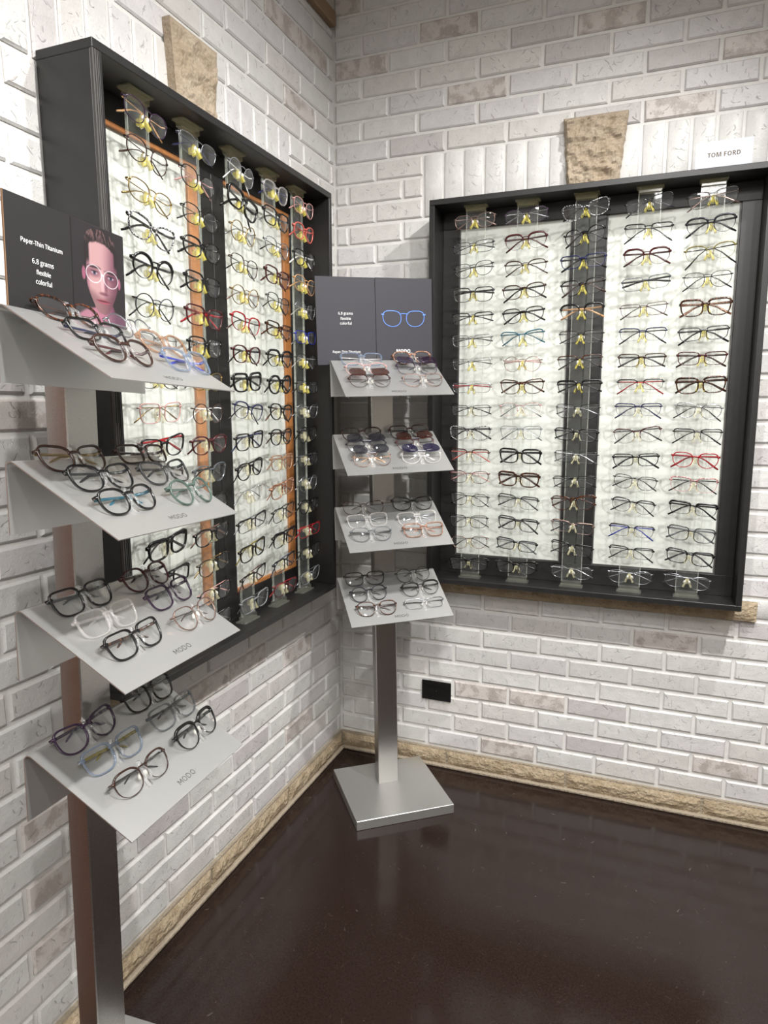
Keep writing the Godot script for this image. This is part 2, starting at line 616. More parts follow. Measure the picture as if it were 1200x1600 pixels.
func build_walls() -> void:
	for side in ["right", "left"]:
		var right: bool = side == "right"
		var wall := structure("wall_" + side)
		var basis := Basis.IDENTITY if right else Basis(Vector3.UP, PI / 2)
		var sign_ := 1.0 if right else -1.0
		var worn: Array = WORN_RIGHT if right else WORN_LEFT
		var far_end := ROOM_X if right else 1.655
		var seen_end := 1.66 if right else 1.655
		var top := CEILING_Y if right else 2.612
		# bed of painted mortar
		if right:
			slab("mortar_bed", Vector3(-0.2, -0.12, -0.2), Vector3(ROOM_X + 0.2, CEILING_Y, -0.0065), M.mortar, wall)
		else:
			slab("mortar_bed", Vector3(-0.2, -0.12, -0.01), Vector3(-0.0065, CEILING_Y, ROOM_Z + 0.2), M.mortar, wall)
		var loose := begin(false)
		var budget := [300]
		var s0 := 0.327                                             # the soldier course over the window
		var s1 := 1.420 if right else 1.350
		var k := 0
		while BASE_Y + k * COURSE < top:
			var y0 := BASE_Y + k * COURSE
			var y1 := minf(y0 + COURSE, top)
			var soldier := k >= 28 and k < 31
			var shift: float
			if right:
				shift = (0.103 if k % 2 == 0 else 0.2) if k >= 31 else (0.1525 if k % 2 == 0 else 0.05)
			else:
				shift = (0.15 if k % 2 == 0 else 0.048) if k >= 31 else (0.034 if k % 2 == 0 else 0.135)
			var a := shift - BRICK_L
			while a < far_end:
				var a0 := maxf(a, 0.0)
				var a1 := minf(a + BRICK_L, far_end)
				a += BRICK_L
				if a1 - a0 < 0.02:
					continue
				var pieces := [[a0, a1]]
				if k < 31 and k >= 9:
					# leave out the window; soldiers stand over it
					var lo := s0 if soldier else s0 + 0.075
					var hi := s1 if soldier else s1 - 0.075
					pieces = []
					if a0 < lo:
						pieces.append([a0, minf(a1, lo)])
					if a1 > hi:
						pieces.append([maxf(a0, hi), a1])
				for q in pieces:
					var gone: bool = k == 9 and q[1] > s0 and q[0] < s1
					lay(wall, loose, budget, basis, sign_, q[0], q[1], y0, y1, worn, q[0] < seen_end and not gone)
			k += 1
		var along := s0
		while along < s1 - 0.03:
			lay(wall, loose, budget, basis, sign_, along, along + COURSE * 1.012, BASE_Y + 28 * COURSE, BASE_Y + 31 * COURSE, [], true)
			along += COURSE * 1.012
		if right:
			var o := part("distant_bricks", done(loose), M.brick_white, wall)
			o.set_meta("kind", "stuff")

# a block with a rough, split face; the top may be wider than the foot. Base at y = 0, face towards +z
func rough_block(w_top: float, w_foot: float, h: float, d: float, nx: int, ny: int, amp: float, s: int) -> ArrayMesh:
	var st := begin()
	var f := FastNoiseLite.new()
	f.seed = s
	f.frequency = 1.0
	f.fractal_octaves = 4
	var g := []
	for y in ny + 1:
		var row := []
		for x in nx + 1:
			var v := float(y) / ny
			var u := float(x) / nx - 0.5
			var w := lerpf(w_foot, w_top, v)
			var rim := minf(1.0, minf(minf(x, nx - x), minf(y, ny - y)) * 0.6)
			var q := Vector2(u * w, v * h)
			var e := f.get_noise_2d(q.x * 16.0 + s, q.y * 22.0)
			var cut := absf(f.get_noise_2d(q.x * 7.0 - s, q.y * 9.0 + 40.0))
			var z := d + amp * (e * 0.9 + (0.35 - cut) * 1.1) * rim - (1.0 - rim) * amp * 0.9
			row.append(Vector3(q.x + f.get_noise_2d(q.y * 30.0, s) * amp * 0.25, q.y, z))
		g.append(row)
	for y in ny:
		for x in nx:
			quad(st, g[y][x], g[y][x + 1], g[y + 1][x + 1], g[y + 1][x])
	var flat := func(v: Vector3) -> Vector3: return Vector3(v.x, v.y, 0)
	for x in nx:
		quad(st, flat.call(g[0][x]), flat.call(g[0][x + 1]), g[0][x + 1], g[0][x])
		quad(st, g[ny][x], g[ny][x + 1], flat.call(g[ny][x + 1]), flat.call(g[ny][x]))
	for y in ny:
		quad(st, flat.call(g[y][0]), g[y][0], g[y + 1][0], flat.call(g[y + 1][0]))
		quad(st, g[y][nx], flat.call(g[y][nx]), flat.call(g[y + 1][nx]), g[y + 1][nx])
	return done(st)

func build_ledges() -> void:
	# split stone at the foot of both walls
	var br := structure("baseboard_right")
	slab("mortar_bed", Vector3(0.0, 0, -0.01), Vector3(ROOM_X, 0.071, 0.004), M.stone_mortar, br)
	slab("mortar_fillet", Vector3(0.0, 0, 0.0), Vector3(ROOM_X, 0.014, 0.017), M.stone_mortar, br, 0.005)
	var joints := [0.004, 0.433, 0.87, 1.307, 1.74, 2.18, 2.62, 3.05, ROOM_X]
	for i in joints.size() - 1:
		var w: float = joints[i + 1] - joints[i] - 0.008
		part("stone", rough_block(w, w, 0.051, 0.008, 44, 6, 0.006, 300 + i), M.stone, br, at(Vector3((joints[i] + joints[i + 1]) / 2.0, 0.014, 0.004)))
	var bl := structure("baseboard_left")
	slab("mortar_bed", Vector3(-0.01, 0, 0.0), Vector3(0.004, 0.071, 1.655), M.stone_mortar, bl)
	slab("mortar_fillet", Vector3(0.0, 0, 0.0), Vector3(0.017, 0.014, 1.655), M.stone_mortar, bl, 0.005)
	joints = [0.012, 0.44, 0.879, 1.30, 1.655]
	for i in joints.size() - 1:
		var w: float = joints[i + 1] - joints[i] - 0.008
		part("stone", rough_block(w, w, 0.051, 0.008, 44, 6, 0.006, 320 + i), M.stone, bl, at(Vector3(0.004, 0.014, (joints[i] + joints[i + 1]) / 2.0), Basis(Vector3.UP, PI / 2)))
	# window sills and keystones
	var sill := part("stone_sill", rough_block(1.10, 1.10, 0.060, 0.030, 70, 6, 0.007, 340), M.stone, self, at(Vector3(0.868, 0.686, -0.006)))
	tag(sill, "tan split-stone sill under the case with the white sign", "sill")
	sill = part("stone_sill", rough_block(0.98, 0.98, 0.060, 0.030, 70, 6, 0.007, 341), M.stone, self, at(Vector3(-0.006, 0.686, 0.79), Basis(Vector3.UP, PI / 2)))
	tag(sill, "tan split-stone sill under the orange trimmed case", "sill")
	var key := part("keystone", rough_block(0.190, 0.148, 0.232, 0.024, 34, 40, 0.014, 352), M.keystone, self, at(Vector3(0.877, 1.984, 0.0)))
	tag(key, "tan tapered keystone with chiselled face in the wall carrying the white sign", "keystone")
	key = part("keystone", rough_block(0.182, 0.140, 0.236, 0.030, 26, 30, 0.009, 361), M.keystone, self, at(Vector3(0.0, 1.984, 0.822), Basis(Vector3.UP, PI / 2)))
	tag(key, "tan tapered keystone with smoother face above the orange trimmed case", "keystone")

# ------------------------------------------------------------------ wall cases
# local axes: x along the wall, y up, z out of the wall
const LEFT_TURN := PI / 2
func left_frame() -> Transform3D:
	return Transform3D(Basis(Vector3.UP, LEFT_TURN), Vector3.ZERO)

func build_case(label: String, t: Transform3D, x0: float, x1: float, panes: Array, orange: bool, ply_end: bool) -> void:
	var c := thing("wall_display_case", label, "display case", t, "black eyewear display cases on the brick walls")
	var y0 := CASE_Y0
	var y1 := CASE_Y1
	slab("top_panel", Vector3(x0, y1 - PLY, 0.0), Vector3(x1, y1, CASE_D), M.black_board, c, 0.0012)
	slab("bottom_panel", Vector3(x0, y0, 0.0), Vector3(x1, y0 + PLY, CASE_D), M.black_board, c, 0.0012)
	if ply_end:
		# the near end shows its layered edge
		slab("side_panel", Vector3(x0, y0 + PLY, 0.0), Vector3(x0 + 0.022, y1 - PLY, CASE_D - 0.006), M.black_board, c, 0.0012)
		var e := c.get_child(c.get_child_count() - 1)
		var lines := [[0.0, 0.0042], [0.0058, 0.0095], [0.0111, 0.0135], [0.0150, 0.0220]]
		for q in lines:
			slab("edge_ply", Vector3(q[0] - 0.011, -(y1 - y0) / 2.0 + PLY, CASE_D / 2.0 - 0.003), Vector3(q[1] - 0.011, (y1 - y0) / 2.0 - PLY, CASE_D / 2.0 + 0.003), M.ply_edge if q[0] < 0.012 else M.black_board, e, 0.0006)
	else:
		slab("side_panel", Vector3(x0, y0 + PLY, 0.0), Vector3(x0 + PLY, y1 - PLY, CASE_D), M.black_board, c, 0.0012)
	slab("side_panel", Vector3(x1 - PLY, y0 + PLY, 0.0), Vector3(x1, y1 - PLY, CASE_D), M.black_board, c, 0.0012)
	var i0 := x0 + PLY
	var i1 := x1 - PLY
	var p0 := 0.828
	var p1 := 1.920
	slab("back_rail", Vector3(i0, p1, 0.004), Vector3(i1, y1 - PLY, 0.030), M.black_board, c, 0.001)
	slab("back_rail", Vector3(i0, y0 + PLY, 0.004), Vector3(i1, p0, 0.030), M.black_board, c, 0.001)
	slab("back_stile", Vector3(i0, p0, 0.004), Vector3(panes[0][0], p1, 0.030), M.black_board, c, 0.001)
	slab("back_stile", Vector3(panes[1][1], p0, 0.004), Vector3(i1, p1, 0.030), M.black_board, c, 0.001)
	var mid: float = (panes[0][1] + panes[1][0]) / 2.0
	slab("mullion", Vector3(panes[0][1], p0, 0.004), Vector3(mid - 0.001, p1, 0.030), M.black_board, c, 0.0012)
	slab("mullion", Vector3(mid + 0.001, p0, 0.004), Vector3(panes[1][0], p1, 0.030), M.black_board, c, 0.0012)
	for q in panes:
		slab("white_pane", Vector3(q[0] - 0.002, p0 - 0.002, 0.006), Vector3(q[1] + 0.002, p1 + 0.002, 0.020), M.white_pane, c)
		if orange:
			slab("wood_trim", Vector3(q[0], p1 - 0.011, 0.0205), Vector3(q[1], p1, 0.0285), M.orange_wood, c, 0.001)
			slab("wood_trim", Vector3(q[1] - 0.036, p0 + 0.011, 0.0205), Vector3(q[1], p1 - 0.011, 0.0285), M.orange_wood, c, 0.001)
			slab("wood_trim", Vector3(q[0], p0, 0.0205), Vector3(q[1], p0 + 0.011, 0.0285), M.orange_wood, c, 0.001)
		else:
			slab("bead", Vector3(q[0], p0 + 0.004, 0.0205), Vector3(q[0] + 0.004, p1 - 0.004, 0.0275), M.ply_edge, c)
			slab("bead", Vector3(q[1] - 0.004, p0 + 0.004, 0.0205), Vector3(q[1], p1 - 0.004, 0.0275), M.ply_edge, c)
			slab("bead", Vector3(q[0], p0, 0.0205), Vector3(q[1], p0 + 0.004, 0.0275), M.ply_edge, c)

func build_cases() -> void:
	build_case("black box frame display case of white panels under the small white sign", Transform3D.IDENTITY, 0.391, 1.361, [[0.462, 0.823], [0.925, 1.292]], false, false)
	build_case("black box frame display case of white panels edged with orange wood", left_frame(), -1.279, -0.310, [[-1.205, -0.845], [-0.736, -0.394]], true, true)

# ------------------------------------------------------------------ acrylic strips
const RIGHT_STRIPS := [0.531, 0.694, 0.869, 1.046, 1.212]
const LEFT_STRIPS := [-1.112, -0.944, -0.768, -0.601, -0.442]
const STRIP_Z := 0.082
const FROM_CORNER := ["strip nearest corner", "second strip from corner", "middle strip", "fourth strip from corner", "strip farthest from corner"]

func rest_mesh() -> ArrayMesh:
	if not CACHE.has("rest"):
		var st := begin(false)
		for s in [-1.0, 1.0]:
			sweep(st, PackedVector3Array([Vector3(0.0012 * s, 0.011, -0.012), Vector3(0.0045 * s, 0.001, -0.007), Vector3(0.0115 * s, -0.0175, 0.0)]), PackedVector2Array([Vector2(0.002, 0.006), Vector2(0.0055, 0.011), Vector2(0.0058, 0.010)]), Vector3(0, 0, 1))
		var t := at(Vector3(0, -0.002, -0.015))
		add_box(st, Vector3(0.008, 0.014, 0.016), 0.001, t)
		CACHE["rest"] = done(st)
	return CACHE["rest"]

func build_strip(label: String, t: Transform3D) -> void:
	var s := thing("acrylic_strip", label, "display strip", t, "clear acrylic eyewear strips")
	var y0 := CASE_Y0 + PLY
	var y1 := CASE_Y1 - PLY
	slab("plate", Vector3(-0.029, y0 + 0.018, -0.002), Vector3(0.029, y1 - 0.018, 0.002), M.acrylic, s)
	for q in [-1.0, 1.0]:
		part("edge", box_mesh(Vector3(0.0026, y1 - y0 - 0.036, 0.0055), 0.0), M.acrylic_edge, s, at(Vector3(q * 0.0305, (y0 + y1) / 2.0, 0)))
	for q in [[y1, -1.0, M.acrylic_cap, "top_cap"], [y0, 1.0, M.acrylic_foot, "foot_cap"]]:
		var st := begin()
		add_box(st, Vector3(0.074, 0.005, 0.032), 0.001, at(Vector3(0, q[0] + q[1] * 0.0026, 0)))
		add_box(st, Vector3(0.064, 0.013, 0.018), 0.001, at(Vector3(0, q[0] + q[1] * 0.0116, 0)))
		part(q[3], done(st), q[2], s)
	for i in 16:
		var m: Material = M.rest_yellow if i < 8 else M.rest_pale
		part("nose_rest", rest_mesh(), m, s, at(Vector3(0, ROW_TOP - i * ROW_STEP, 0.0225)))

func build_strips() -> void:
	for i in 5:
		build_strip("clear acrylic %s, case under white sign" % FROM_CORNER[i], at(Vector3(RIGHT_STRIPS[i], 0, STRIP_Z)))
	for i in 5:
		build_strip("clear acrylic %s, case with orange trim" % FROM_CORNER[4 - i], left_frame() * at(Vector3(LEFT_STRIPS[i], 0, STRIP_Z)))

# ------------------------------------------------------------------ eyeglasses
# half width, half height, squareness of the upper and of the lower half, wider at the top, upswept corner
const SHAPES := {
	"rectangular": [0.0265, 0.0165, 4.6, 3.6, 0.05, 0.0010],
	"square": [0.0265, 0.0200, 4.2, 3.0, 0.06, 0.0010],
	"round": [0.0235, 0.0222, 2.05, 2.0, 0.0, 0.0],
	"panto": [0.0255, 0.0205, 2.9, 2.1, 0.05, 0.0005],
	"oval": [0.0265, 0.0195, 2.6, 2.3, 0.03, 0.0015],
	"cat-eye": [0.0275, 0.0195, 3.2, 2.3, 0.06, 0.0052],
	"narrow": [0.0265, 0.0140, 4.2, 3.6, 0.03, 0.0005],
}
# width of the rim above, beside and below the lens, depth
const RIMS := {
	"bold": [0.0054, 0.0040, 0.0034, 0.0042],
	"full": [0.0031, 0.0025, 0.0021, 0.0034],
	"fine": [0.0017, 0.0015, 0.0014, 0.0020],
	"brow": [0.0056, 0.0022, 0.0008, 0.0036],
	"semi": [0.0032, 0.0013, 0.0007, 0.0026],
	"rimless": [0.0011, 0.0007, 0.0006, 0.0014],
}
const BRIDGE := 0.0175

func outline(shape: String, n: int) -> PackedVector2Array:
	var d: Array = SHAPES[shape]
	var out := PackedVector2Array()
	for i in n:
		var g := TAU * i / n
		var c := cos(g)
		var s := sin(g)
		var e: float = d[2] if s > 0 else d[3]
		var x: float = d[0] * signf(c) * pow(absf(c), 2.0 / e)
		var y: float = d[1] * signf(s) * pow(absf(s), 2.0 / e)
		x *= 1.0 + d[4] * y / d[1]
		y += d[5] * pow(clampf((x / d[0] + 1.0) / 2.0, 0.0, 1.0), 1.7) * maxf(0.0, y / d[1] + 0.3)
		x += 0.0016 * (y / d[1])                                   # the lower half closes in on the nose side
		out.append(Vector2(x, y))
	return out

func half_width(shape: String) -> float:
	return BRIDGE / 2.0 + float(SHAPES[shape][0]) * 2.0

func front_mesh(shape: String, rim: String) -> ArrayMesh:
	var key := "front %s %s" % [shape, rim]
	if CACHE.has(key):
		return CACHE[key]
	var d: Array = SHAPES[shape]
	var w: Array = RIMS[rim]
	var n := 36
	var o := outline(shape, n)
	var st := begin(false)
	for s in [-1.0, 1.0]:
		var cx: float = s * (BRIDGE / 2.0 + d[0])
		var rings := []
		for i in n:
			var p := o[i]
			var g := (o[(i + 1) % n] - o[posmod(i - 1, n)]).normalized()
			var nrm := Vector2(g.y, -g.x)
			var wide: float
			if nrm.y > 0.0:
				wide = lerpf(w[1], w[0], smoothstep(0.0, 0.7, nrm.y))
			else:
				wide = lerpf(w[1], w[2], smoothstep(0.0, 0.7, -nrm.y))
			var q := p + nrm * wide
			var z: float = w[3] / 2.0
			var bow := -0.004 * pow(absf((p.x + d[0]) / (2.0 * d[0])), 2.0)
			rings.append([Vector3(cx + s * p.x, p.y, -z + bow), Vector3(cx + s * p.x, p.y, z + bow), Vector3(cx + s * q.x, q.y, z + bow), Vector3(cx + s * q.x, q.y, -z + bow)])
		for i in n:
			var a: Array = rings[i]
			var b: Array = rings[(i + 1) % n]
			for k in 4:
				var m := (k + 1) % 4
				if s > 0:
					quad(st, a[k], b[k], b[m], a[m])
				else:
					quad(st, a[m], b[m], b[k], a[k])
	# bridge
	var by: float = d[1] * (0.42 if rim in ["bold", "full"] else 0.55)
	var bw: float = BRIDGE / 2.0 + 0.003
	var thick: float = {"bold": 0.0056, "full": 0.0042, "fine": 0.0017, "brow": 0.0026, "semi": 0.0022, "rimless": 0.0015}[rim]
	var path := PackedVector3Array()
	var sizes := PackedVector2Array()
	for i in 7:
		var u := i / 3.0 - 1.0
		path.append(Vector3(u * bw, by + (1.0 - u * u) * 0.003 + absf(u) * 0.001, 0.001 * (1.0 - u * u)))
		sizes.append(Vector2(w[3] * 0.9, thick))
	sweep(st, path, sizes, Vector3.UP)
	# end pieces that carry the hinges
	for s in [-1.0, 1.0]:
		var x: float = half_width(shape) + w[1] * 0.6
		var y: float = d[1] * 0.52 + d[5]
		var hgt: float = {"bold": 0.0085, "full": 0.006, "fine": 0.0028, "brow": 0.007, "semi": 0.004, "rimless": 0.0022}[rim]
		sweep(st, PackedVector3Array([Vector3(s * (x - 0.003), y, -0.003), Vector3(s * (x + 0.0025), y + 0.0008, -0.0045), Vector3(s * (x + 0.0045), y + 0.0008, -0.010)]), PackedVector2Array([Vector2(0.003, hgt * 0.9), Vector2(0.003, hgt), Vector2(0.0028, hgt * 0.8)]), Vector3.UP)
	CACHE[key] = done(st)
	return CACHE[key]

func lens_mesh(shape: String, s: float) -> ArrayMesh:
	var key := "lens %s %s" % [shape, s]
	if CACHE.has(key):
		return CACHE[key]
	var d: Array = SHAPES[shape]
	var n := 30
	var o := outline(shape, n)
	var st := begin(false)
	var cx: float = s * (BRIDGE / 2.0 + d[0])
	var z := func(p: Vector2) -> float: return -0.004 * pow(absf((p.x + d[0]) / (2.0 * d[0])), 2.0) + 0.0012 * (1.0 - p.length_squared() / 0.0007)
	var c := Vector3(cx, 0, z.call(Vector2.ZERO))
	for i in n:
		var p := o[i] * 1.01
		var q := o[(i + 1) % n] * 1.01
		var pm := p * 0.55
		var qm := q * 0.55
		var v := []
		for e in [p, q, qm, pm]:
			v.append(Vector3(cx + s * e.x, e.y, z.call(e)))
		if s > 0:
			tri(st, c, v[3], v[2])
			quad(st, v[3], v[0], v[1], v[2])
		else:
			tri(st, c, v[2], v[3])
			quad(st, v[2], v[1], v[0], v[3])
	CACHE[key] = done(st)
	return CACHE[key]

# a folded temple: from its hinge across the back of the front, the tip drooping
func temple_mesh(shape: String, rim: String, s: float, droop: float) -> ArrayMesh:
	var key := "temple %s %s %s %.3f" % [shape, rim, s, droop]
	if CACHE.has(key):
		return CACHE[key]
	var x := half_width(shape) + float(RIMS[rim][1]) * 0.6 + 0.0035
	var y: float = float(SHAPES[shape][1]) * 0.52 + float(SHAPES[shape][5])
	var b := -0.0125 if s < 0 else -0.0165
	var h: Array = {"bold": [0.0075, 0.0062, 0.0055, 0.0070], "full": [0.0055, 0.0048, 0.0042, 0.0060], "brow": [0.0058, 0.0048, 0.0040, 0.0058], "semi": [0.0036, 0.0030, 0.0028, 0.0046], "fine": [0.0026, 0.0022, 0.0024, 0.0042], "rimless": [0.0020, 0.0016, 0.0020, 0.0038]}[rim]
	var path := PackedVector3Array([Vector3(s * x, y, -0.009), Vector3(s * (x - 0.004), y, b), Vector3(s * 0.02, y - 0.001, b - 0.001), Vector3(-s * x * 0.18, y - 0.003, b - 0.001), Vector3(-s * x * 0.45, y - 0.003 - droop * 0.25, b - 0.001), Vector3(-s * x * 0.78, y - 0.003 - droop * 0.72, b - 0.0005), Vector3(-s * (x * 1.0), y - 0.003 - droop, b)])
	var sizes := PackedVector2Array([Vector2(0.0024, h[0]), Vector2(0.0024, h[0]), Vector2(0.0022, h[1]), Vector2(0.0022, h[1]), Vector2(0.0026, h[2]), Vector2(0.0028, h[3]), Vector2(0.0024, h[3] * 0.8)])
	var st := begin(false)
	sweep(st, path, sizes, Vector3.UP, 6)
	CACHE[key] = done(st)
	return CACHE[key]

func pad_mesh() -> SphereMesh:
	if not CACHE.has("pad"):
		var m := SphereMesh.new()
		m.radius = 0.0035
		m.height = 0.011
		m.radial_segments = 8
		m.rings = 4
		CACHE["pad"] = m
	return CACHE["pad"]

const FOUND := {"fine": "fine rim", "semi": "half rim", "brow": "browline", "bold": "thick rim", "full": "full rim", "rimless": "rimless"}
func colour_word(c: String) -> String:
	return {"grey_crystal": "smoky clear", "blue_crystal": "clear blue", "beige_crystal": "clear beige", "crystal": "clear", "rose": "rose gold", "mottled_pink": "mottled pink", "amber": "amber tortoise", "spotted": "black and white"}.get(c, c)

# style: "shape rim front temple droop"
func eyeglasses(style: String, where: String, t: Transform3D, group: String, clip_on := "") -> Node3D:
	var w := style.split(" ")
	var shape := w[0]
	var rim := w[1]
	var front: String = w[2]
	var arm: String = w[3]
	var droop := (float(w[4]) if w.size() > 4 else 28.0) / 1000.0
	var kind := "eyeglasses" if clip_on == "" else "flip-up glasses"
	var label := "%s %s %s, %s" % [colour_word(front), shape if rim in ["bold", "full"] else FOUND[rim], kind, where]
	var o := thing("eyeglasses", label, "eyeglasses", t, group)
	part("frame_front", front_mesh(shape, rim), M[front], o)
	for s in [-1.0, 1.0]:
		part("lens", lens_mesh(shape, s), M.lens_clear, o)
	for s in [-1.0, 1.0]:
		var d := part("temple", temple_mesh(shape, rim, s, droop), M[arm], o)
		if arm != front:
			d.set_meta("label", "%s temple" % colour_word(arm))
	if not rim in ["bold", "full"]:
		for s in [-1.0, 1.0]:
			part("nose_pad", pad_mesh(), M.pad, o, at(Vector3(s * 0.0072, -0.001, -0.005), Basis(Vector3.BACK, s * 0.35)))
	if clip_on != "":
		var brow: float = SHAPES[shape][1] * 0.80
		var up := Transform3D(Basis(Vector3.RIGHT, deg_to_rad(152.0)), Vector3(0, brow, 0.004)) * at(Vector3(0, -brow, 0))
		for s in [-1.0, 1.0]:
			var c := part("flip_lens", lens_mesh(shape, s), M[clip_on], o, up)
			c.set_meta("label", "dark tinted flip-up lens")
		part("flip_bridge", box_mesh(Vector3(0.026, 0.0028, 0.003), 0.0006), M.gunmetal, o, at(Vector3(0, brow, 0.0045)))
	return o

const ORDINAL := ["first", "second", "third", "fourth", "fifth", "sixth", "seventh", "eighth", "ninth", "tenth", "eleventh", "twelfth", "thirteenth", "fourteenth", "fifteenth", "sixteenth"]

# strips from the corner outwards, rows from the top; the last number tilts the pair (degrees)
const RIGHT_GLASSES := [
	["oval fine rose rose 26 3", "rectangular fine gunmetal gunmetal 14 4", "panto fine black black 8 5", "square full charcoal black 6 0", "rectangular semi gunmetal black 16 1", "rectangular fine silver black 10 1", "rectangular rimless silver charcoal 10 2", "narrow fine silver red 4 0", "rectangular fine gunmetal black 18 0", "cat-eye full spotted black 30 0", "square semi brown coral 28 -1", "oval fine burgundy pink 24 -1", "oval fine black black 30 -3", "square fine black charcoal 28 1", "panto fine rose black 30 4", "square full black black 20 1"],
	["oval fine purple silver 20 4", "panto brow burgundy burgundy 32 3", "oval semi brown brown 30 1", "oval full brown black 34 4", "panto full black black 30 4", "cat-eye semi teal teal 30 3", "round fine rose pink 4 0", "cat-eye full tortoise tortoise 30 1", "oval rimless mottled_pink silver 34 0", "square fine grey silver 34 0", "square bold black black 34 -1", "square bold tortoise tortoise 30 -2", "square semi black black 30 -5", "square full charcoal black 36 -5", "rectangular full black grey 30 -6", "cat-eye full black black 22 0"],
	["cat-eye full spotted black 26 9", "round full black black 30 8", "rectangular full navy black 30 2", "panto full black brown 30 5", "panto brow black tan 26 2", "rectangular fine black black 24 0", "rectangular semi tortoise black 28 2", "rectangular brow black black 22 1", "square fine black silver 20 -1", "rectangular full black charcoal 24 -3", "rectangular fine black silver 26 -3", "rectangular fine black black 26 2", "cat-eye full tortoise tortoise 22 4", "rectangular semi rose gunmetal 34 -6", "rectangular semi black black 34 -7", "oval rimless silver silver 24 0"],
	["square fine black gunmetal 30 8", "rectangular semi black black 38 -1", "panto brow burgundy burgundy 30 0", "rectangular full grey_crystal black 10 5", "rectangular fine burgundy brown 30 3", "rectangular semi navy black 34 0", "rectangular full brown charcoal 26 0", "narrow semi black red 34 0", "rectangular semi navy navy 34 0", "cat-eye semi burgundy black 34 5", "rectangular full black black 34 2", "panto fine black black 30 -5", "panto semi black gunmetal 34 -6", "rectangular semi black blue 34 -3", "rectangular semi black black 34 -2", "oval rimless silver silver 20 -1"],
	["square fine black rose 30 6", "panto brow gunmetal black 32 4", "oval semi olive black 46 5", "panto fine black black 34 2", "square bold tortoise amber 30 1", "rectangular full charcoal black 34 3", "rectangular full burgundy brown 30 0", "square bold tortoise tortoise 30 2", "panto fine silver black 36 -4", "rectangular semi black black 34 -1", "panto full red red 34 -2", "square semi mottled_pink black 34 -2", "rectangular brow black black 34 -4", "square full charcoal grey 30 -5", "square full black charcoal 34 -5", "oval rimless silver silver 24 -4"],
]
const LEFT_GLASSES := [
	["oval fine pink pink 24 0", "oval full coral coral 26 2", "panto full black white 28 0", "panto fine tan tan 26 -4", "square rimless silver crystal 26 0", "rectangular fine blue silver 28 2", "panto fine black crystal 28 0", "rectangular fine black gunmetal 26 0", "oval fine silver silver 24 0", "round full black black 24 2", "oval fine gunmetal silver 24 2", "round fine silver silver 24 0", "panto full black black 24 0", "rectangular fine red red 24 2", "panto fine black black 26 3", "oval fine grey silver 26 3"],
	["panto full crystal navy 24 0", "square full black silver 26 -3", "oval fine silver black 26 -2", "square full burgundy burgundy 30 -4", "panto fine black black 28 -5", "rectangular full tortoise tortoise 28 -4", "panto brow black black 28 0", "round bold black black 30 2", "panto full black tortoise 34 -3", "panto full black brown 26 0", "square full beige_crystal beige_crystal 26 0", "square full amber amber 28 7", "square fine black black 28 6", "square brow black black 24 4", "rectangular semi black navy 30 6", "panto fine burgundy red 26 0"],
	["round fine grey white 40 -5", "square bold black black 44 -14", "round fine gold silver 24 -2", "panto fine brown black 28 -4", "round fine gold rose 24 -2", "panto semi red brown 34 -6", "oval full burgundy black 32 0", "square bold black black 20 4", "oval semi navy black 38 -6", "square full black navy 32 4", "panto full black black 32 8", "square rimless crystal silver 28 4", "rectangular semi black silver 24 8", "square full black olive 32 7", "rectangular semi black burgundy 34 8", "square full grey charcoal 24 4"],
	["oval rimless silver navy 24 -4", "oval fine black pink 26 -4", "oval fine black charcoal 26 -3", "oval full black black 26 -2", "square full black black 26 -3", "square full burgundy red 28 -3", "square full black spotted 26 0", "oval fine gold black 26 0", "round fine brown white 30 0", "oval full burgundy burgundy 26 2", "panto full grey_crystal black 26 3", "oval full black black 26 3", "oval full black rose 28 6", "oval fine black gold 26 5", "oval fine black pink 26 5", "square fine black silver 24 3"],
	["oval fine purple tan 26 -6", "panto fine brown brown 26 -7", "oval fine gold gold 24 -8", "cat-eye full spotted black 30 -8", "round brow black black 34 -5", "round fine gunmetal black 34 -2", "oval fine black black 26 0", "oval fine black black 28 0", "square fine pink gold 28 2", "cat-eye full black red 30 5", "square full brown brown 28 5", "oval fine black black 28 5", "square bold black black 32 6", "square full black black 30 6", "rectangular full brown black 28 6", "oval fine silver black 24 3"],
]

func build_board_glasses() -> void:
	for side in 2:
		var table: Array = RIGHT_GLASSES if side == 0 else LEFT_GLASSES
		var case_word := "case under white sign" if side == 0 else "case with orange trim"
		for i in 5:
			var x: float = RIGHT_STRIPS[i] if side == 0 else LEFT_STRIPS[4 - i]
			for k in 16:
				var words: PackedStringArray = table[i][k].split(" ")
				var tilt := deg_to_rad(float(words[5]))
				var turn := deg_to_rad(R.randf_range(-3.0, 3.0))
				var y := ROW_TOP - k * ROW_STEP + R.randf_range(-0.003, 0.003) + 0.001
				var lie := Basis(Vector3.UP, turn) * Basis(Vector3.BACK, tilt) * Basis(Vector3.RIGHT, deg_to_rad(R.randf_range(2.0, 9.0)))
				var t := at(Vector3(x + R.randf_range(-0.002, 0.002), y, STRIP_Z + 0.0265), lie)
				if side == 1:
					t = left_frame() * t
				eyeglasses(" ".join(words.slice(0, 5)), "%s from top, %s, %s" % [ORDINAL[k], FROM_CORNER[i], case_word], t, "eyeglasses hung in the wall cases")

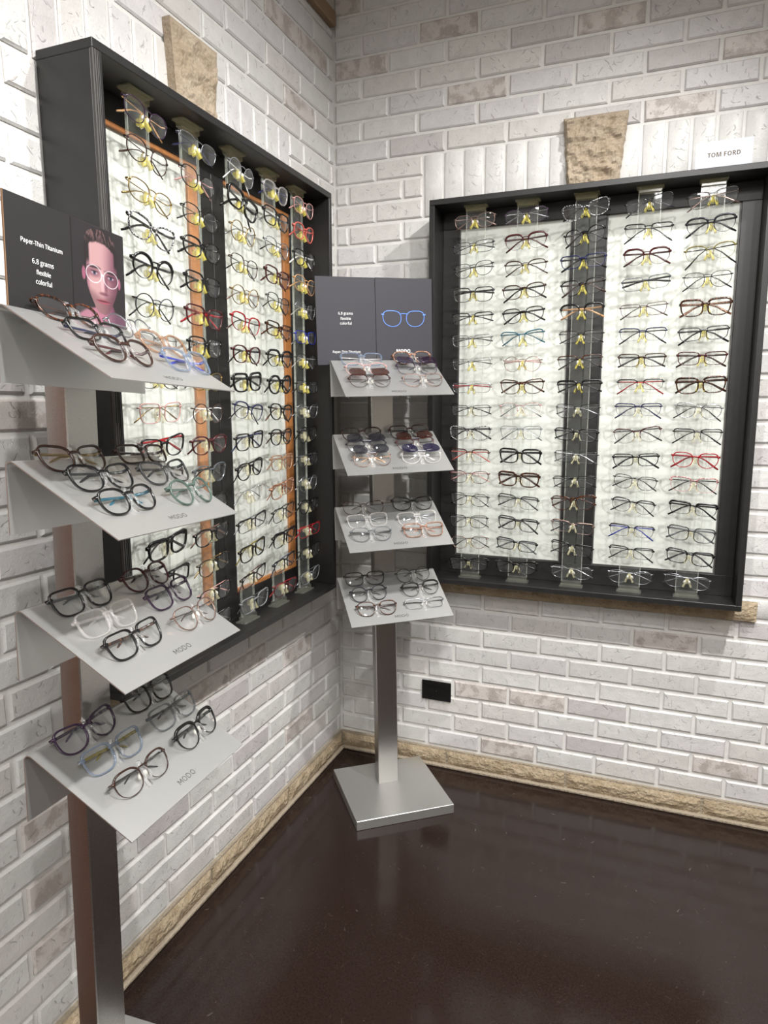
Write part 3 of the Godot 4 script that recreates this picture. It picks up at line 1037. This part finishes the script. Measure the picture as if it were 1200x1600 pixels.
# ------------------------------------------------------------------ stands
const PLATE_W := 0.332
const PLATE_D := 0.192
const PLATE_DROP := 0.112
const FLAP := 0.114
const STANDS := [
	# foot, turn, lean across, lean forward, base centre, shelf heights
	{"x": 0.2887, "z": 0.2299, "turn": 38.4, "across": -0.023, "forward": 0.025, "heights": [1.492, 1.266, 1.036, 0.804], "base": Vector2(0.0, 0.026)},
	{"x": 0.2085, "z": 1.466, "turn": 94.1, "across": 0.034, "forward": -0.005, "heights": [1.489, 1.266, 1.042, 0.814], "base": Vector2(0.0, 0.026)},
]

func stand_frame(s: Dictionary) -> Transform3D:
	return Transform3D(Basis(Vector3.UP, deg_to_rad(s.turn)), Vector3(s.x, 0, s.z))

# local place of a shelf's ridge
func shelf_frame(s: Dictionary, k: int) -> Transform3D:
	var h: float = s.heights[k]
	return Transform3D(Basis(Vector3.BACK, -s.across) * Basis(Vector3.RIGHT, s.forward), Vector3(s.across * h, h, s.forward * h))

func sheet_mesh() -> ArrayMesh:
	if CACHE.has("sheet"):
		return CACHE["sheet"]
	var slope := atan2(PLATE_DROP, PLATE_D)
	var r := 0.009
	var prof := PackedVector2Array([Vector2(0, -FLAP)])
	# bend from straight up to the slope
	var c := Vector2(r, -r * 1.6)
	for i in 7:
		var g := lerpf(PI, PI / 2.0 - slope, i / 6.0)
		prof.append(c + Vector2(cos(g), sin(g)) * r)
	prof.append(Vector2(PLATE_D, -PLATE_DROP))
	var thick := 0.0018
	var outer := []
	var inner := []
	for i in prof.size():
		var tan := (prof[mini(i + 1, prof.size() - 1)] - prof[maxi(i - 1, 0)]).normalized()
		var nrm := Vector2(-tan.y, tan.x)
		outer.append(prof[i] + nrm * thick / 2.0)
		inner.append(prof[i] - nrm * thick / 2.0)
	var st := begin(true)
	var v := func(p: Vector2, x: float) -> Vector3: return Vector3(x, p.y, p.x)
	var a := -PLATE_W / 2.0
	var b := PLATE_W / 2.0
	for i in prof.size() - 1:
		quad(st, v.call(outer[i], a), v.call(outer[i + 1], a), v.call(outer[i + 1], b), v.call(outer[i], b))
		quad(st, v.call(inner[i], b), v.call(inner[i + 1], b), v.call(inner[i + 1], a), v.call(inner[i], a))
		quad(st, v.call(inner[i], a), v.call(inner[i + 1], a), v.call(outer[i + 1], a), v.call(outer[i], a))
		quad(st, v.call(outer[i], b), v.call(outer[i + 1], b), v.call(inner[i + 1], b), v.call(inner[i], b))
	for i in [0, prof.size() - 1]:
		quad(st, v.call(outer[i], a), v.call(outer[i], b), v.call(inner[i], b), v.call(inner[i], a))
	CACHE["sheet"] = done(st)
	return CACHE["sheet"]

# thin lettering M O D O in the plane z = 0, centred, cap height h
func stroke_word(h: float, wide: float) -> ArrayMesh:
	var st := begin()
	var lines := []
	var w := h * 0.95
	var gap := h * 0.42
	var x := -(w * 4.0 + gap * 3.0) / 2.0
	for ch in ["M", "O", "D", "O"]:
		var p := PackedVector2Array()
		if ch == "M":
			p = PackedVector2Array([Vector2(0, 0), Vector2(0, 1), Vector2(0.5, 0.32), Vector2(1, 1), Vector2(1, 0)])
		elif ch == "O":
			for i in 21:
				p.append(Vector2(0.5 + cos(TAU * i / 20.0) * 0.5, 0.5 + sin(TAU * i / 20.0) * 0.5))
		else:
			p.append(Vector2(0.45, 1))
			p.append(Vector2(0, 1))
			p.append(Vector2(0, 0))
			for i in 11:
				var g := -PI / 2 + PI * i / 10.0
				p.append(Vector2(0.45 + cos(g) * 0.5, 0.5 + sin(g) * 0.5))
		var q := PackedVector2Array()
		for e in p:
			q.append(Vector2(x + e.x * w, (e.y - 0.5) * h))
		lines.append(q)
		x += w + gap
	for q in lines:
		for i in q.size() - 1:
			var d: Vector2 = (q[i + 1] - q[i]).normalized()
			var n := Vector2(-d.y, d.x) * wide / 2.0
			var a: Vector2 = q[i] - d * wide * 0.4
			var b: Vector2 = q[i + 1] + d * wide * 0.4
			quad(st, Vector3(a.x - n.x, a.y - n.y, 0), Vector3(b.x - n.x, b.y - n.y, 0), Vector3(b.x + n.x, b.y + n.y, 0), Vector3(a.x + n.x, a.y + n.y, 0))
	return done(st)

# a point on a shelf's plate: u across, s down the slope, up off the plate; z points away from the plate
func on_plate(u: float, s: float, up: float) -> Transform3D:
	var slope := atan2(PLATE_DROP, PLATE_D)
	var down := Vector3(0, -sin(slope), cos(slope))
	var out := Vector3(0, cos(slope), sin(slope))
	return Transform3D(Basis(Vector3.RIGHT, -down, out), Vector3(u, 0, 0) + down * s + out * up)

func clip_mesh() -> ArrayMesh:
	if not CACHE.has("clip"):
		var st := begin(false)
		# a bent tongue rising from the plate, with two prongs
		sweep(st, PackedVector3Array([Vector3(0, -0.020, 0.0015), Vector3(0, -0.004, 0.004), Vector3(0, 0.008, 0.014), Vector3(0, 0.017, 0.022), Vector3(0, 0.021, 0.021)]), PackedVector2Array([Vector2(0.012, 0.0025), Vector2(0.011, 0.0025), Vector2(0.009, 0.0028), Vector2(0.007, 0.0028), Vector2(0.006, 0.0028)]), Vector3(0, -0.5, 1))
		for s in [-1.0, 1.0]:
			sweep(st, PackedVector3Array([Vector3(0.002 * s, 0.010, 0.019), Vector3(0.006 * s, -0.004, 0.018), Vector3(0.008 * s, -0.012, 0.012)]), PackedVector2Array([Vector2(0.003, 0.003), Vector2(0.0035, 0.0035), Vector2(0.003, 0.003)]), Vector3(0, 0, 1))
		CACHE["clip"] = done(st)
	return CACHE["clip"]

const FAR_SHELVES := [
	[[-0.073, 0.030, "square full blue_crystal crystal 30", ""], [-0.072, 0.090, "oval fine pink brown 20", ""], [-0.079, 0.160, "panto semi brown brown 28", "lens_brown"], [0.094, 0.022, "panto full amber tortoise 26", ""], [0.090, 0.088, "square semi purple black 34", "lens_plum"], [0.086, 0.160, "panto fine rose burgundy 34", ""]],
	[[-0.078, 0.034, "panto full brown brown 30", ""], [-0.078, 0.100, "panto semi gunmetal brown 30", "lens_grey"], [-0.078, 0.166, "round fine rose tan 30", "lens_grey"], [0.080, 0.030, "square full brown black 34", ""], [0.080, 0.098, "panto semi burgundy brown 30", "lens_brown"], [0.078, 0.166, "panto full crystal crystal 28", "lens_purple"]],
	[[-0.080, 0.040, "cat-eye fine burgundy black 30", ""], [-0.081, 0.100, "square full crystal grey 30", ""], [-0.085, 0.164, "panto full grey_crystal charcoal 26", ""], [0.086, 0.036, "cat-eye full black black 34", ""], [0.081, 0.106, "square full crystal silver 26", ""], [0.084, 0.163, "square full amber amber 34", ""]],
	[[-0.081, 0.040, "square full black brown 26", ""], [-0.083, 0.106, "round full gunmetal charcoal 32", ""], [-0.074, 0.170, "panto full tortoise brown 28", ""], [0.084, 0.044, "round fine black black 34", ""], [0.090, 0.108, "panto brow black black 32", ""], [0.084, 0.168, "narrow semi silver gunmetal 30", ""]],
]
const NEAR_SHELVES := [
	[[-0.045, 0.022, "oval full tortoise brown 30", ""], [-0.044, 0.082, "rectangular full black navy 34", ""], [-0.060, 0.150, "panto full brown burgundy 34", ""], [0.088, 0.036, "round fine silver grey 30", ""], [0.122, 0.084, "panto full beige_crystal beige_crystal 26", ""], [0.108, 0.150, "square full blue_crystal blue 20", ""]],
	[[-0.064, 0.034, "cat-eye full brown gold 26", ""], [-0.060, 0.092, "cat-eye full black black 30", ""], [-0.070, 0.154, "oval full black teal 32", ""], [0.116, 0.028, "rectangular full brown brown 26", ""], [0.103, 0.094, "cat-eye full charcoal black 28", ""], [0.095, 0.158, "round full sage sage 32", ""]],
	[[-0.063, 0.036, "square full black charcoal 26", ""], [-0.066, 0.095, "square full crystal crystal 30", ""], [-0.066, 0.152, "square full black tortoise 34", ""], [0.103, 0.036, "panto full burgundy brown 26", ""], [0.105, 0.092, "square full purple purple 30", ""], [0.100, 0.157, "panto fine rose brown 28", ""]],
	[[-0.065, 0.033, "cat-eye full purple purple 30", ""], [-0.063, 0.091, "square full blue_crystal olive 34", ""], [-0.061, 0.152, "oval semi brown black 28", ""], [0.103, 0.031, "square full black black 26", ""], [0.106, 0.089, "square full grey_crystal charcoal 26", ""], [0.106, 0.147, "panto brow black black 32", ""]],
]
const SHELF_NAMES := ["top shelf", "second shelf", "third shelf", "lowest shelf"]

func build_stands() -> void:
	for i in 2:
		var s: Dictionary = STANDS[i]
		var label := "silver eyewear stand with four sloping shelves, standing in the room corner" if i == 0 else "silver eyewear stand with four sloping shelves, under the portrait poster"
		var o := thing("shelf_stand", label, "display stand", stand_frame(s), "silver shelf stands")
		part("base_plate", box_mesh(Vector3(0.335, 0.032, 0.335), 0.0012), M.satin_base, o, at(Vector3(s.base.x, 0.0165, s.base.y)))
		var h := 1.44
		var tilt := Basis(Vector3.BACK, -s.across) * Basis(Vector3.RIGHT, s.forward)
		part("pole", box_mesh(Vector3(0.073, h, 0.043), 0.002), M.brushed_pole, o, Transform3D(tilt, Vector3(s.across * h / 2.0, 0.030 + h / 2.0, s.forward * h / 2.0 - 0.0235)))
		for k in 4:
			var f := part("shelf", sheet_mesh(), M.satin_shelf, o, shelf_frame(s, k))
			var word := part("printed_word", stroke_word(0.0088 if i == 1 else 0.0085, 0.0009 if i == 1 else 0.0012), M.print_grey, f, on_plate(0.006 if i == 1 else 0.0, 0.199, 0.0013))
			word.set_meta("label", "thin dark capital lettering")
			for q in (FAR_SHELVES if i == 0 else NEAR_SHELVES)[k]:
				part("nose_clip", clip_mesh(), M.clip_clear, f, on_plate(q[0], q[1], 0.001))

func build_stand_glasses() -> void:
	for i in 2:
		var s: Dictionary = STANDS[i]
		for k in 4:
			var table: Array = (FAR_SHELVES if i == 0 else NEAR_SHELVES)[k]
			var half := table.size() / 2
			for n in table.size():
				var q: Array = table[n]
				var row: String
				if half == 2:
					row = ["back row", "front row"][n % half]
				else:
					row = ["back row", "middle row", "front row"][n % half]
				var side: String
				if i == 0:
					side = "away from outlet" if n < half else "outlet side"
				else:
					side = "away from corner" if n < half else "corner side"
				var stand_word := "corner stand" if i == 0 else "portrait poster stand"
				# the front leans back on its clip, lower rims on the plate
				var shape: String = q[2].split(" ")[0]
				var half_h: float = SHAPES[shape][1] + 0.002
				var lean := deg_to_rad(30.0)
				var turn := R.randf_range(-0.05, 0.05)
				var t := stand_frame(s) * shelf_frame(s, k) * on_plate(q[0], q[1], 0.0022 + half_h * sin(lean) + 0.002)
				t = t * at(Vector3.ZERO, Basis(Vector3.BACK, turn) * Basis(Vector3.RIGHT, lean))
				eyeglasses(q[2], "%s, %s, %s, %s" % [row, side, SHELF_NAMES[k], stand_word], t, "eyeglasses on the shelf stands", q[3])
	build_posters()

# ------------------------------------------------------------------ posters
func lettering(text: String, width: float, m: Material, parent: Node, t: Transform3D, label: String, bold := false) -> void:
	var f := SystemFont.new()
	f.font_names = PackedStringArray(["Droid Sans"])
	if bold:
		f.font_weight = 700
	var x := TextMesh.new()
	x.text = text
	x.font = f
	x.font_size = 32
	x.pixel_size = 0.001
	x.depth = 0.01
	x.curve_step = 2.0
	var b := x.get_aabb()
	var k := width / maxf(b.size.x, 0.0001)
	var c := b.get_center()
	var o := part("lettering", x, m, parent, t * Transform3D(Basis.from_scale(Vector3(k, k, 0.02)), Vector3(-c.x * k, -c.y * k, 0)))
	o.set_meta("label", label)

func ellipse(p: Vector2, c: Vector2, r: Vector2, soft := 0.12) -> float:
	return 1.0 - smoothstep(1.0 - soft, 1.0 + soft, ((p - c) / r).length())

# the printed portrait: a man with swept hair, stubble and round clear glasses on a dark ground
func portrait(w: int, h: int) -> ImageTexture:
	var im := Image.create(w, h, false, Image.FORMAT_RGB8)
	var asp := float(h) / w
	for y in h:
		for x in w:
			var p := Vector2(float(x) / w, float(y) / w)                # x 0..1, y 0..asp
			var v := p.y / asp * 1.18
			var c := Color(0.115, 0.10, 0.11)
			var q := Vector2(p.x, v)
			# neck and shoulders
			var sh := maxf(ellipse(q, Vector2(0.56, 1.10), Vector2(0.52, 0.20), 0.08), ellipse(q, Vector2(0.58, 0.95), Vector2(0.20, 0.16), 0.1))
			c = c.lerp(Color(0.56, 0.36, 0.43).lerp(Color(0.30, 0.16, 0.24), smoothstep(0.5, 0.85, p.x)), sh)
			# ears
			var ear := maxf(ellipse(q, Vector2(0.195, 0.555), Vector2(0.035, 0.075), 0.2), ellipse(q, Vector2(0.885, 0.575), Vector2(0.03, 0.065), 0.2))
			c = c.lerp(Color(0.50, 0.28, 0.36), ear)
			# hair, swept back
			var strand := 0.5 + 0.5 * sin(p.x * 46.0 + NOISE.get_noise_2d(p.x * 7.0, p.y * 3.0) * 7.0 - p.y * 14.0)
			var hx := absf((p.x - 0.525) / 0.315)
			var hair := 1.0 - smoothstep(0.94, 1.04, pow(hx, 2.6) + pow(absf((v - 0.27) / 0.245), 2.6))
			if v > 0.27:
				hair = (1.0 - smoothstep(0.97, 1.03, hx)) * (1.0 - smoothstep(0.44, 0.50, v))
			c = c.lerp(Color(0.10, 0.07, 0.08).lerp(Color(0.36, 0.27, 0.27), strand * strand * (1.0 - smoothstep(0.08, 0.24, v))), hair)
			# face: broad forehead, tapering jaw
			var dx := absf(p.x - 0.545)
			var dv := v - 0.565
			var face: float
			if dv < 0.0:
				face = 1.0 - smoothstep(0.95, 1.05, pow(dx / 0.300, 3.2) + pow(absf(dv) / 0.44, 3.2))
			else:
				var jaw := 0.300 * (1.0 - 0.30 * smoothstep(0.06, 0.36, dv))
				face = 1.0 - smoothstep(0.95, 1.05, pow(dx / jaw, 2.6) + pow(dv / 0.405, 2.8))
			var line := 0.155 + 1.1 * pow(absf(p.x - 0.51), 2.0) + 0.010 * strand
			face *= smoothstep(line - 0.012, line + 0.018, v)
			face *= 1.0 - (1.0 - smoothstep(0.36, 0.46, v)) * smoothstep(0.225, 0.262, dx)
			var skin := Color(0.71, 0.55, 0.56).lerp(Color(0.36, 0.20, 0.27), smoothstep(0.48, 0.90, p.x + 0.1 * (v - 0.5)))
			skin = skin.lerp(Color(0.40, 0.21, 0.30), 0.7 * (1.0 - smoothstep(0.22, 0.33, p.x)))
			# eye sockets, nose, cheeks
			skin = skin.lerp(Color(0.36, 0.19, 0.26), 0.55 * maxf(ellipse(q, Vector2(0.385, 0.515), Vector2(0.13, 0.05), 0.5), ellipse(q, Vector2(0.72, 0.53), Vector2(0.12, 0.05), 0.5)))
			skin = skin.lerp(Color(0.86, 0.70, 0.72), 0.6 * ellipse(q, Vector2(0.545, 0.60), Vector2(0.032, 0.13), 0.6))
			skin = skin.lerp(Color(0.36, 0.19, 0.26), 0.6 * ellipse(q, Vector2(0.615, 0.63), Vector2(0.03, 0.10), 0.6))
			skin = skin.lerp(Color(0.30, 0.14, 0.20), 0.6 * ellipse(q, Vector2(0.565, 0.735), Vector2(0.085, 0.018), 0.5))
			# stubble, mouth
			var beard := smoothstep(0.74, 0.86, v + 0.35 * absf(p.x - 0.55)) * (0.75 + 0.25 * NOISE.get_noise_2d(p.x * 160.0, p.y * 160.0))
			skin = skin.lerp(Color(0.30, 0.18, 0.20), 0.62 * clampf(beard, 0, 1))
			skin = skin.lerp(Color(0.58, 0.28, 0.34), 0.9 * ellipse(q, Vector2(0.555, 0.825), Vector2(0.125, 0.026), 0.3))
			skin = skin.lerp(Color(0.18, 0.07, 0.10), 0.9 * ellipse(q, Vector2(0.555, 0.820), Vector2(0.125, 0.006), 0.5))
			# brows and eyes
			skin = skin.lerp(Color(0.14, 0.08, 0.10), 0.85 * maxf(ellipse(Vector2(q.x, q.y - 0.05 * absf(q.x - 0.40)), Vector2(0.385, 0.452), Vector2(0.125, 0.016), 0.5), ellipse(q, Vector2(0.725, 0.475), Vector2(0.115, 0.015), 0.5)))
			for e in [Vector2(0.395, 0.522), Vector2(0.715, 0.537)]:
				skin = skin.lerp(Color(0.66, 0.58, 0.62), ellipse(q, e, Vector2(0.058, 0.016), 0.3))
				skin = skin.lerp(Color(0.22, 0.26, 0.36), ellipse(q, e, Vector2(0.027, 0.020), 0.3))
				skin = skin.lerp(Color(0.05, 0.03, 0.05), ellipse(q, e, Vector2(0.012, 0.009), 0.4))
				skin = skin.lerp(Color(0.10, 0.05, 0.07), 0.8 * ellipse(q, e + Vector2(0, -0.019), Vector2(0.068, 0.007), 0.5))
			skin = skin.darkened(0.12)
			c = c.lerp(skin, face)
			# the printed glasses
			for e in [Vector2(0.385, 0.535), Vector2(0.715, 0.552)]:
				var dd: Vector2 = (q - e) / Vector2(0.145, 0.096)
				var ring := 1.0 - smoothstep(0.02, 0.075, absf(dd.length() - 1.0))
				c = c.lerp(Color(0.78, 0.77, 0.79), ring * 0.85)
			if absf(p.x - 0.55) < 0.03 and absf(v - 0.525) < 0.008:
				c = Color(0.8, 0.8, 0.82)
			im.set_pixel(x, y, c)
	return tex(im)

func picture_mesh(w: float, h: float) -> ArrayMesh:
	var st := begin()
	for q in [[-1, -1, 0, 1], [1, 1, 1, 0], [1, -1, 1, 1], [-1, -1, 0, 1], [-1, 1, 0, 0], [1, 1, 1, 0]]:
		st.set_uv(Vector2(q[2], q[3]))
		st.add_vertex(Vector3(q[0] * w / 2.0, q[1] * h / 2.0, 0))
	return done(st)

func build_posters() -> void:
	# poster behind the top shelf of the corner stand: two blue-grey panels
	var s: Dictionary = STANDS[0]
	var f := stand_frame(s) * Transform3D(Basis(Vector3.BACK, -s.across), Vector3(s.across * 1.49, 1.475, s.forward * 1.49 - 0.006))
	var o := thing("poster", "blue-grey two panel poster with outlined blue glasses, behind corner stand", "poster", f)
	var top := 0.262
	part("card", box_mesh(Vector3(0.187, top, 0.0025), 0.0), M.poster_card_blue, o, at(Vector3(-0.1085, top / 2.0, 0)))
	part("card", box_mesh(Vector3(0.186, top + 0.002, 0.0025), 0.0), M.poster_card_blue, o, at(Vector3(0.0800, top / 2.0, 0)))
	part("fold", box_mesh(Vector3(0.006, top - 0.002, 0.001), 0.0), M.black_groove, o, at(Vector3(-0.014, top / 2.0, -0.0018)))
	var z := 0.0016
	var y := func(k: float) -> float: return top * (1.0 - k)
	lettering("6.8 grams", 0.046, M.print_white, o, at(Vector3(-0.110, top - 0.109, z)), "white printed line")
	lettering("flexible", 0.033, M.print_white, o, at(Vector3(-0.110, top - 0.123, z)), "white printed line")
	lettering("colorful", 0.036, M.print_white, o, at(Vector3(-0.110, top - 0.137, z)), "white printed line")
	lettering("Paper-Thin Titanium", 0.088, M.print_white, o, at(Vector3(-0.110, top - 0.224, z)), "white printed line")
	lettering("MODO", 0.046, M.print_white, o, at(Vector3(0.075, top - 0.221, z)), "bold white printed word", true)
	var g := part("printed_eyeglasses", front_mesh("panto", "fine"), M.print_blue, o, Transform3D(Basis.from_scale(Vector3(1.12, 1.12, 0.05)), Vector3(0.078, top - 0.122, z)))
	g.set_meta("label", "blue printed outline of eyeglasses")
	# poster behind the top shelf of the other stand: words and a portrait
	s = STANDS[1]
	f = stand_frame(s) * Transform3D(Basis(Vector3.BACK, -s.across), Vector3(s.across * 1.49, 1.475, s.forward * 1.49 - 0.006))
	o = thing("poster", "dark two panel poster with white words and a man's portrait in glasses", "poster", f)
	var x0 := -0.138
	var x1 := 0.124
	top = 0.176
	var fold := -0.006
	part("card", box_mesh(Vector3(fold - x0 - 0.0005, top, 0.0025), 0.0), M.poster_card, o, at(Vector3((x0 + fold) / 2.0, top / 2.0, 0)))
	part("card", box_mesh(Vector3(x1 - fold - 0.0005, top, 0.0025), 0.0), M.poster_card, o, at(Vector3((x1 + fold) / 2.0, top / 2.0, 0)))
	part("card_edge", box_mesh(Vector3(0.0012, top, 0.0026), 0.0), M.card_core, o, at(Vector3(x0 - 0.0006, top / 2.0, 0)))
	var pm := paint("portrait_print", Color(1, 1, 1), 0.5)
	pm.albedo_texture = portrait(176, 236)
	var pic := part("printed_portrait", picture_mesh(x1 - fold - 0.002, top - 0.001), pm, o, at(Vector3((x1 + fold) / 2.0, top / 2.0, z)))
	pic.set_meta("label", "printed portrait of a man wearing round clear glasses")
	var cx := (x0 + fold) / 2.0 + 0.004
	lettering("Paper-Thin Titanium", 0.083, M.print_white, o, at(Vector3(cx, top - 0.063, z)), "white printed line")
	lettering("6.8 grams", 0.043, M.print_white, o, at(Vector3(cx, top - 0.090, z)), "white printed line")
	lettering("flexible", 0.029, M.print_white, o, at(Vector3(cx, top - 0.104, z)), "white printed line")
	lettering("colorful", 0.032, M.print_white, o, at(Vector3(cx, top - 0.118, z)), "white printed line")

# ------------------------------------------------------------------ small things and lamps
func build_small_things() -> void:
	# brand card on the case
	var o := thing("sign_card", "small white sign card with gold capitals standing on the case", "sign", at(Vector3(1.232, CASE_Y1, 0.085)))
	part("card", box_mesh(Vector3(0.144, 0.082, 0.002), 0.0), M.sign_white, o, at(Vector3(0, 0.0412, 0)))
	lettering("TOM FORD", 0.083, M.sign_gold, o, at(Vector3(0, 0.046, 0.0012)), "gold capital lettering", true)
	# wall outlet
	o = thing("wall_outlet", "black horizontal wall outlet on the white brick", "outlet", at(Vector3(0.392, 0.297, 0.0)))
	part("cover_plate", box_mesh(Vector3(0.112, 0.074, 0.006), 0.002), M.outlet_black, o, at(Vector3(0, 0, 0.0032)))
	for s in [-1.0, 1.0]:
		var sock := part("socket", box_mesh(Vector3(0.034, 0.028, 0.003), 0.001), M.outlet_black, o, at(Vector3(s * 0.0195, 0, 0.0068)))
		for q in [-0.006, 0.006]:
			part("slot", box_mesh(Vector3(0.008, 0.002, 0.001), 0.0), M.black_groove, sock, at(Vector3(0.003, q, 0.0016)))
	part("screw", cylinder(0.0025, 0.0025, 0.0015, 10), M.screw, o, at(Vector3(0, 0, 0.0066), Basis(Vector3.RIGHT, PI / 2)))
	# lamps under the ceiling, out of view; two of the panels are added only as fill
	for d in LAMPS:
		var to: Vector3 = d[1]
		var from: Vector3 = d[0]
		var l := thing("track_spotlight", "black ceiling spotlight aimed at %s" % d[4], "lamp", Transform3D.IDENTITY, "black ceiling spotlights")
		var b := Basis.looking_at((to - from).normalized(), Vector3.UP)
		var turn := b * Basis(Vector3.RIGHT, PI / 2)
		part("head", cylinder(0.045, 0.040, 0.11, 20), M.lamp_black, l, Transform3D(turn, from - (to - from).normalized() * 0.060))
		part("lamp_lens", cylinder(0.035, 0.035, 0.004, 20), M.lamp_face, l, Transform3D(turn, from - (to - from).normalized() * 0.003))
		var back: Vector3 = from - (to - from).normalized() * 0.07
		part("stem", cylinder(0.008, 0.008, CEILING_Y - back.y, 10), M.lamp_black, l, at(Vector3(back.x, (CEILING_Y + back.y) / 2.0, back.z)))
	var names := ["over the back of the room", "added for fill near the plaster side wall", "added for fill in the middle of the ceiling"]
	for i in PANELS.size():
		var p: Vector3 = PANELS[i]
		var l := thing("ceiling_light_and_fill_panel", "square white ceiling light panel %s" % names[i], "lamp", at(p), "square ceiling light panels")
		part("frame", box_mesh(Vector3(0.62, 0.024, 0.62), 0.003), M.ceiling_white, l)
		part("light_diffuser", box_mesh(Vector3(0.58, 0.004, 0.58), 0.0), M.panel_face, l, at(Vector3(0, -0.0118, 0)))
